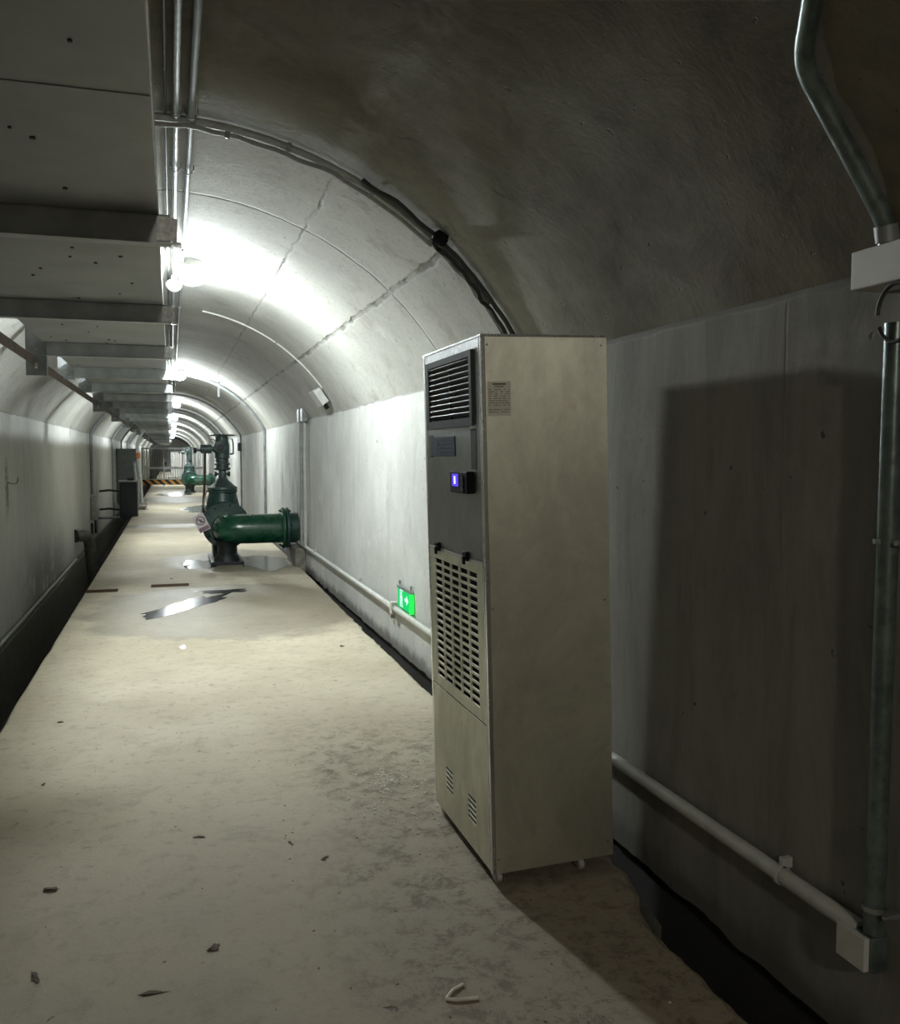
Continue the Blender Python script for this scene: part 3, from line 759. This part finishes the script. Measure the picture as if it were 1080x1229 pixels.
# ================================================================== GATE VALVES (green)
def valve():
    v = thing('gate_valve', (0, 0, 0), '', 'valve', 'green gate valves at the right wall')
    cx, cz = 0.0, .465
    # elbow and branch pipe to the wall
    p = MB(); pts = fillet([(.86, -.12, cz), (.02, -.12, cz), (.02, .26, cz)], .24, 12); p.tube(pts, .195, 36); el = p.build('elbow_pipe', M['green'], v)
    def flange(c, d, r, th, name, m, nb=12, par=v):
        d = Vector(d).normalized(); o = MB().lathe(c, d, [(0, r*.96), (.008, r), (th-.008, r), (th, r*.96)], 40).build(name, m, par)
        u, w = frame(d)
        bb = MB()
        for i in range(nb):
            a = 2*PI*(i+.5)/nb; q = Vector(c) + u*(cos(a)*r*.86) + w*(sin(a)*r*.86)
            bb.lathe(q - d*.022, d, [(0, .011), (.02, .018), (th+.024, .018), (th+.045, .011)], 6)
        bb.build('flange_bolts', M['green_d'], o); return o
    flange((.71, -.12, cz), (1, 0, 0), .275, .045, 'pipe_flange', M['green'])
    flange((.765, -.12, cz), (1, 0, 0), .275, .045, 'pipe_flange', M['green_d'])
    MB().cyl((.81, -.12, cz), (.93, -.12, cz), .20, 32).build('wall_stub', M['green_d'], v)
    flange((.02, .20, cz+.03), (0, 1, 0), .315, .05, 'body_flange', M['green_d'], 16)
    flange((.02, .262, cz+.03), (0, 1, 0), .315, .05, 'body_flange', M['green_d'], 16)
    b_ = MB(); b_.lathe((.02, .31, cz+.03), (0, 1, 0), [(0, .22), (.08, .25), (.28, .26), (.46, .25), (.54, .22)], 36)
    b_.lathe((0, .58, cz+.05), (0, 0, 1), [(0, .25), (.2, .23), (.40, .185)], 32)
    b_.build('valve_body', M['green_d'], v)
    flange((.02, .85, cz+.03), (0, 1, 0), .315, .05, 'body_flange', M['green_d'], 16)
    MB().cyl((.02, .9, cz), (.02, 1.15, cz), .195, 28).build('rear_pipe', M['green_d'], v)
    # bonnet
    flange((0, .58, .925), (0, 0, 1), .20, .035, 'bonnet_flange', M['green_d'], 10)
    bo = MB(); bo.lathe((0, .58, .965), (0, 0, 1), [(0, .20), (.03, .195), (.05, .165), (.09, .12), (.13, .075), (.16, .055), (.27, .05)], 32); bo.build('bonnet', M['act'], v)
    for s in (-1, 1):
        MB().lathe((s*.055, .58, 1.175), (s, 0, 0), [(0, .018), (.02, .018), (.02, .035), (.045, .035), (.05, .02)], 14).build('gland_knob', M['dark'], v)
    a_ = MB(); a_.lathe((0, .58, 1.225), (0, 0, 1), [(0, .08), (.015, .11), (.035, .11), (.04, .085), (.07, .085), (.075, .105), (.10, .105), (.105, .085), (.16, .085), (.17, .10), (.36, .10), (.38, .09), (.47, .085)], 28)
    a_.build('actuator', M['act'], v)
    g_ = MB(); g_.lathe((-.03, .50, 1.545), (0, -1, 0), [(0, .085), (.05, .085), (.055, .075), (.058, .0)], 24); g_.build('gearbox', M['act'], v)
    MB().lathe((-.03, .442, 1.545), (0, -1, 0), [(0, .045), (.01, .045), (.014, .04)], 20).build('gear_cover', M['dark'], v)
    # top handwheel seen edge on
    hw = MB(); n = 28
    for k in range(n):
        a0, a1 = 2*PI*k/n, 2*PI*(k+1)/n
        hw.cyl((.175*cos(a0), .58+.175*sin(a0), 1.708), (.175*cos(a1), .58+.175*sin(a1), 1.708), .009, 8)
    for a in (0, 2*PI/3, 4*PI/3): hw.cyl((0, .58, 1.708), (.175*cos(a), .58+.175*sin(a), 1.708), .008, 8)
    hw.cyl((0, .58, 1.66), (0, .58, 1.722), .03, 14); hw.build('handwheel', M['act'], v)
    # motor arm to the left
    m_ = MB(); m_.lathe((-.08, .56, 1.52), (-1, 0, 0), [(0, .05), (.03, .05), (.04, .035), (.06, .035), (.065, .062), (.20, .062), (.21, .045)], 20); m_.build('motor', M['act'], v)
    MB().lathe((-.29, .56, 1.50), (-1, 0, 0), [(0, .015), (.05, .015), (.05, .04), (.085, .04), (.09, .02)], 16).build('terminal_plug', M['dark'], v)
    MB().tube(fillet([(-.17, .56, 1.57), (-.17, .56, 1.64), (-.10, .56, 1.65), (-.085, .56, 1.60)], .04), .008, 8).build('cable_lead', M['pvc_w'], v)
    MB().tube([(-.225, .60, 1.48), (-.235, .62, 1.1), (-.27, .62, .62)], .016, 10).build('guide_rod', M['redrod'], v)
    MB().tube(fillet([(.10, .56, 1.45), (.15, .56, 1.45), (.15, .56, 1.60), (.135, .56, 1.66)], .03), .010, 8).build('hook', M['act'], v)
    MB().tube(fillet([(-.20, .5, .62), (-.27, .5, .75), (-.22, .5, .95), (-.19, .52, .93)], .05), .008, 8).build('bypass_pipe', M['pvc'], v)
    # pedestal
    pd = MB(); pd.box((-.20, -.18, 0), (.22, .95, .04), .004); pd.lathe((.01, 0, .04), (0, 0, 1), [(0, .17), (.05, .16), (.10, .12), (.20, .12), (.28, .17)], 20); pd.box((-.15, .35, .04), (.17, .80, .26), .03)
    pd.build('pedestal', M['dark'], v)
    return v
v1 = valve(); v1.location = (.675, 12.22, .001); v1['label'] = 'large dark green gate valve with elbow pipe to the right wall, standing in a puddle'
v2 = copy_tree(v1); v2.location = (.66, 35.3, .001); v2['label'] = 'small distant bright green gate valve beside the barred gate'

# hanging prohibition sign
sg = thing('warning_sign', (.362, 12.05, .56), 'tilted white prohibition tag with a dark ring symbol on the green valve', 'sign', rot=(0, rad(-25), 0))
MB().box((-.075, 0, -.115), (.075, .003, .115), .001).build('plate', M['sign'], sg)
k = MB(); n = 32
for i in range(n):
    a0, a1 = 2*PI*i/n, 2*PI*(i+1)/n
    k.prism([(.058*cos(a0), .03+.058*sin(a0)), (.058*cos(a1), .03+.058*sin(a1)), (.046*cos(a1), .03+.046*sin(a1)), (.046*cos(a0), .03+.046*sin(a0))], (0, -.0005, 0), (1, 0, 0), (0, 0, 1), .001)
k.prism([(-.044, .066), (-.034, .076), (.044, -.006), (.034, -.016)], (0, -.0005, 0), (1, 0, 0), (0, 0, 1), .0012)
k.build('ring_symbol', M['signr'], sg)
k = MB(); k.prism([(-.018, .0), (-.006, .02), (-.012, .05), (.004, .056), (.008, .035), (.022, .05), (.03, .042), (.012, .018), (.02, .002), (.008, -.004), (.0, .012), (-.01, -.006)], (0, -.0005, 0), (1, 0, 0), (0, 0, 1), .001); k.build('figure_symbol', M['signr'], sg)
k = MB(); k.box((-.068, -.0015, -.105), (.068, 0, -.055)); k.build('text_band', M['signp'], sg)
k = MB()
for i in range(4):
    x = -.052 + i*.028
    k.box((x, -.003, -.070), (x+.02, -.0015, -.066)); k.box((x, -.003, -.095), (x+.02, -.0015, -.091)); k.box((x+.008, -.003, -.098), (x+.012, -.0015, -.063)); k.box((x+.002, -.003, -.083), (x+.018, -.0015, -.079))
k.build('lettering', M['signr'], sg)
MB().tube([(0, .0, .112), (.05, .06, .16), (.09, .14, .18)], .003, 6).build('tie_wire', M['galv'], sg)

# ================================================================== PUDDLES
def blob(name, cx, cy, ax, ay, seed, label, rot=0, z=.0025, m='water', amp=.35, n=60):
    mb = MB(); poly = []
    for i in range(n):
        a = 2*PI*i/n; k = 1 + amp*noise.noise(Vector((cos(a)*1.6, sin(a)*1.6, seed))) + amp*.5*noise.noise(Vector((cos(a)*5, sin(a)*5, seed)))
        x, y = ax*k*cos(a), ay*k*sin(a); poly.append((x*cos(rot)-y*sin(rot), x*sin(rot)+y*cos(rot)))
    mb.prism(poly, (0, 0, 0), (1, 0, 0), (0, 1, 0), .002)
    o = mb.build(name, M[m]); o.location = (cx, cy, z-.002); return tag(o, label, 'puddle' if m == 'water' else 'debris')
blob('puddle', .16, 9.0, .17, .62, 3, 'thin bright puddle on the walkway short of the green valve', rot=-.55, amp=.6)
blob('puddle', .50, 9.75, .22, .16, 7, 'broken shallow puddle right of the bright one', amp=.8)
blob('puddle', .36, 12.3, .24, .55, 11, 'puddle at the left foot of the large green valve', amp=.6)
blob('puddle', 1.18, 12.2, .27, .75, 15, 'puddle under the green pipe between valve and wall', amp=.4)
blob('puddle', .75, 24.5, .55, 1.4, 19, 'far puddle on the walkway behind the large valve', amp=.5)
blob('puddle', .1, 34.0, .7, 1.2, 23, 'farthest puddle in front of the small green valve', amp=.5)
blob('puddle', .06, 6.98, .022, .05, 27, 'tiny glinting spot of water in the middle of the walkway', amp=.4)

# ================================================================== FLOOR SLOTS AND DEBRIS
for x0, x1, y, lab in ((-.90+.02, -.565, 10.14, 'dark sunken slot in the floor at the left drain edge'), (-.235, .165, 10.36, 'rusty brown slot cover across the middle of the walkway')):
    mb = MB(); mb.box((x0, y-.10, -.0), (x1, y+.10, .004), .001)
    tag(mb.build('floor_slot', M['slot'], rough=.0), lab, 'slot cover')
def lump(x, y, sx, sy, h, seed, name, m, label, cat, rot=0, hollow=False):
    mb = MB(); bm = mb.bm
    bmesh.ops.create_icosphere(bm, subdivisions=2, radius=1)
    for v in bm.verts:
        k = .60 + 1.0*noise.noise(v.co*3.1 + Vector((seed, 0, 0))); v.co = Vector((v.co.x*sx*k, v.co.y*sy*k, max(v.co.z*h*k*.7, -.15*h)+.1*h))
    for f in bm.faces: f.smooth = True
    o = mb.build(name, m); o.location = (x, y, 0); o.rotation_euler = (0, 0, rot); return tag(o, label, cat)
deb = [(-.412, 3.177, .035, .024, .012, 'dark clump of dirt on the floor at the lower left'), (.096, 2.648, .035, .022, .010, 'dark clump of dirt near the bottom centre-left of the floor'),
       (-.388, 2.648, .045, .016, .008, 'flat dark clump in the bottom left corner of the floor'), (.078, 3.457, .035, .012, .006, 'thin curled dry scrap on the floor left of the steel unit'),
       (-.597, 5.199, .03, .012, .008, 'small dark chip near the left drain edge'), (-.563, 4.223, .018, .012, .009, 'tiny dark pebble on the left of the floor'),
       (1.204, 6.656, .026, .02, .014, 'dark lump on the floor by the foot of the right wall'), (-.068, 2.468, .05, .014, .006, 'long dry scrap at the bottom of the floor'),
       (.502, 3.141, .03, .014, .006, 'small dirt flake left of the unit casters'), (.40, 3.30, .035, .010, .005, 'thin bark-like scrap on the bare floor left of the unit'),
       (.16, 11.95, .035, .03, .05, 'small black stub standing left of the puddle at the valve'), (-.02, 10.9, .03, .02, .01, 'dark speck beyond the slot cover')]
for i, (x, y, sx, sy, h, lab) in enumerate(deb):
    lump(x, y, sx, sy, h, i*3.1, 'dirt_clump', M['leaf'], lab, 'debris', rot=i*.9)
mb = MB(); mb.tube([(.672, 2.205, .004), (.70, 2.235, .006), (.735, 2.255, .004)], .0045, 8); mb.tube([(.672, 2.205, .004), (.70, 2.19, .005), (.755, 2.185, .004)], .0045, 8)
tag(mb.build('cable_tie_scrap', M['tie']), 'pale V-shaped scrap of cable tie at the bottom of the floor', 'scrap')
lump(-.26, 11.2, .06, .03, .008, 4.4, 'paper_scrap', M['tie'], 'small pale scrap on the walkway short of the valve', 'scrap')
lump(1.235, 2.02, .006, .006, .006, 9, 'chip', M['flake'], 'single white chip at the bottom right of the floor', 'scrap')
mb = MB(); rr = random.Random(21)
for k in range(150):
    x, y = rr.gauss(.90, .10), rr.gauss(3.75, .22); s = rr.uniform(.0018, .0055)
    if x > .985 and y < 3.45: continue
    Mx = Matrix.Translation((x, y, s*.5)) @ Matrix.Rotation(rr.random()*3, 4, 'Z')
    mb.box((-s, -s*.7, -s*.4), (s, s*.7, s*.4), 0, Mx)
tag(mb.build('plaster_crumbs', M['flake']), 'scatter of white plaster crumbs on the floor left of the steel unit', 'crumbs', kind='stuff')
mb = MB(); rr = random.Random(22)
for k in range(260):
    if k % 3: x, y = rr.uniform(.35, 1.35), rr.uniform(1.6, 4.4)
    else: x, y = rr.uniform(-.85, 1.3), rr.uniform(1.8, 9)
    s = rr.uniform(.001, .0032)
    Mx = Matrix.Translation((x, y, s*.3)) @ Matrix.Rotation(rr.random()*3, 4, 'Z')
    mb.box((-s*1.4, -s*.6, -s*.3), (s*1.4, s*.6, s*.3), 0, Mx)
tag(mb.build('floor_grit', M['leaf']), 'dark grit and tiny crumbs strewn over the concrete floor', 'grit', kind='stuff')

# ================================================================== LEFT WALL FITTINGS
t = thing('drain_pipe', (-1.62, 16.9, .02), 'thick dark elbow pipe coming out of the left wall down into the drain', 'pipe')
MB().tube(fillet([(-.01, 0, 0), (.20, .25, -.02), (.26, .4, -1.0)], .22, 12), .10, 22).build('pipe', M['rawdark'], t)
MB().lathe((-.012, 0, 0), (1, 1, 0), [(0, .115), (.03, .115)], 22).build('collar', M['rawdark'], t)
tag(MB().cyl((-1.585, 4, -.36), (-1.585, 16.6, -.36), .022, 12).build('conduit', M['pvc']), 'thin grey conduit lying along the foot of the left wall', 'conduit')
t = thing('meter_box', (-1.575, 20.3, .30), 'small pale weathered switch box on the left wall above the drain', 'switch box')
MB().box((-.06, -.10, -.24), (.06, .10, .24), .012).build('housing', M['meter'], t)
MB().box((-.045, -.115, -.21), (.05, -.10, .21), .006).build('cover', M['meter'], t)
MB().box((-.05, -.11, .24), (.08, .12, .27), .006).build('rain_hood', M['galv'], t)
MB().cyl((.03, 0, -.24), (.03, 0, -.52), .026, 10).build('cable_gland', M['cable'], t)
MB().cyl((-.035, -.06, -.30), (-.035, -.06, -1.3), .03, 10).build('outlet_pipe', M['cable'], t)
mb = MB(); mb.tube(fillet([(-1.634, 10.3, 1.16), (-1.60, 10.34, 1.14), (-1.60, 10.7, 1.13), (-1.60, 10.8, 1.19)], .05), .005, 6)
tag(mb.build('wall_hook', M['rust']), 'bent rusty wire hook on the left wall at the picture edge', 'hook')

t = thing('control_cabinet', (-.93, 22.1, 0), 'black squat control cabinet standing over the left drain edge', 'cabinet')
MB().box((-.22, 0, -.02), (.17, .5, .80), .01).build('housing', M['black_c'], t)
MB().box((-.20, -.015, .03), (.15, 0, .76), .006).build('door', M['black_c'], t)
MB().box((-.24, -.03, .80), (.20, .52, .84), .006).build('roof', M['cab_l'], t)
MB().box((.17, .04, .2), (.20, .46, .80), .004).build('side_panel', M['cab_l'], t)
MB().box((-.05, .1, .84), (.10, .3, .90), .01).build('cable_entry', M['black_c'], t)
for z in (.15, .58): MB().tube([(-.22, .2, z), (-.45, .3, z+.03), (-.68, .5, z)], .025, 8).build('cable_lead', M['cable'], t)
for x in (-.30, ): MB().box((-.70, .2, -.06), (.17, .5, -.02), .003).build('support_angle', M['galv_d'], t)
t = thing('tall_cabinet', (-1.25, 30.0, 0), 'tall grey switch cabinet on the left behind the black one', 'cabinet')
MB().box((-.38, 0, -.1), (.22, .7, 1.62), .01).build('housing', M['cab'], t); MB().box((-.36, -.02, -.05), (.20, 0, 1.58), .006).build('door', M['cab'], t)
MB().box((.15, -.035, .7), (.17, -.02, .85), .003).build('handle', M['dark'], t)
MB().box((-1.6+1.25, .1, -.14), (.4, .6, -.1)).build('support_angle', M['galv_d'], t)
t = thing('upright_pipe', (-.80, 26.0, 0), 'white upright pipe with an orange band bending up to the tray on the left', 'pipe')
MB().tube(fillet([(.02, 0, .09), (-.02, 0, 1.0), (-.08, 0, 1.78), (.10, 0, 2.12)], .2, 8), .045, 16).build('pipe', M['gate'], t)
MB().cyl((-.050, 0, 1.33), (-.058, 0, 1.50), .050, 16).build('orange_band', M['orange'], t)
t = thing('upright_pipe', (-.88, 25.4, 0), 'thinner grey upright pipe just left of the orange-banded one', 'pipe')
MB().cyl((.02, 0, .09), (-.05, 0, 1.2), .035, 14).build('pipe', M['galv'], t)
MB().cyl((-.05, 0, 1.2), (-.05, 0, 1.26), .045, 14).build('cap', M['galv_d'], t)
t = thing('pipe_base', (-.78, 24.9, 0), 'low concrete plinth with a pale bracket at the foot of the white pipe', 'plinth')
MB().box((-.10, -.2, 0), (.12, 1.3, .09), .01).build('block', M['raw'], t); 
k = MB(); k.box((.13, -.22, 0), (.15, -.19, .28)); k.box((.03, -.22, .25), (.15, -.19, .28)); k.box((.13, -.22, .0), (.20, -.17, .02)); k.build('bracket', M['gate'], t)

# ================================================================== BARRED GATE AND BEYOND
g = thing('barred_gate', (0, 42.2, 0), 'white barred steel gate across the far end with a black and orange striped kickboard', 'gate')
gx0, gx1 = -1.25, 1.50
f = MB(); f.box((gx0, -.03, 1.66), (gx1, .03, 1.73), .004); f.box((gx0, -.03, .78), (gx1, .03, .88), .004); f.box((gx0, -.03, .30), (gx1, .03, .35), .004)
for x in (gx0, -.345, gx1-.06): f.box((x, -.035, .03), (x+.07, .035, 1.73), .004)
f.build('frame', M['gate'], g)
i = 0; x = gx0+.13
while x < gx1-.08:
    if abs(x+.31) > .06: MB().cyl((x, 0, .32), (x, 0, 1.68), .013, 8).build('bar', M['gate'], g)
    x += .1
MB().box((gx0+.02, -.045, .09), (gx1, -.031, .31), .002).build('kick_board', M['stripe'], g)
MB().box((-.27, -.06, .95), (-.20, -.03, 1.1), .004).build('lock', M['dark'], g)
t = thing('white_cabinet', (.35, 46.5, 0), 'bright white equipment cabinet glimpsed through the gate bars', 'cabinet')
MB().box((-.35, 0, .03), (.45, .6, 1.55), .02).build('housing', M['white'], t); MB().box((-.33, -.02, .1), (.05, 0, 1.5), .01).build('door', M['white'], t); MB().box((.07, -.02, .1), (.43, 0, 1.5), .01).build('door', M['white'], t)
MB().box((-.35, .02, 0), (.45, .58, .03)).build('plinth', M['dark'], t)
t = thing('white_crate', (.1, 44.6, 0), 'low pale crate just behind the gate bars', 'crate')
MB().box((-.25, 0, 0), (.55, .4, .36), .02).build('body', M['white'], t); MB().box((-.27, -.02, .36), (.57, .42, .40), .01).build('lid', M['gate'], t)

# ================================================================== CAMERA, WORLD, VIEW
F, H = 1080.0, 1.45
pitch = -math.atan((614.5-545)/F); yaw = math.atan2(335*1.0, F/math.cos(pitch))
cam = bpy.data.cameras.new('camera'); co = bpy.data.objects.new('camera', cam); C.objects.link(co)
cam.sensor_fit = 'HORIZONTAL'; cam.sensor_width = 36; cam.lens = 36*F/1080; cam.clip_start = .02; cam.clip_end = 300
co.location = (0, 0, H); co.rotation_euler = (PI/2 + pitch, 0, -yaw)
bpy.context.scene.camera = co
w = bpy.data.worlds.new('world'); bpy.context.scene.world = w; w.use_nodes = True
w.node_tree.nodes['Background'].inputs[0].default_value = (.02, .02, .02, 1); w.node_tree.nodes['Background'].inputs[1].default_value = .3
vs = bpy.context.scene.view_settings
bpy.context.scene.display_settings.display_device = 'sRGB'
vs.view_transform = 'Standard'; vs.look = 'None'; vs.gamma = 1; vs.use_curve_mapping = False; vs.exposure = 0.0
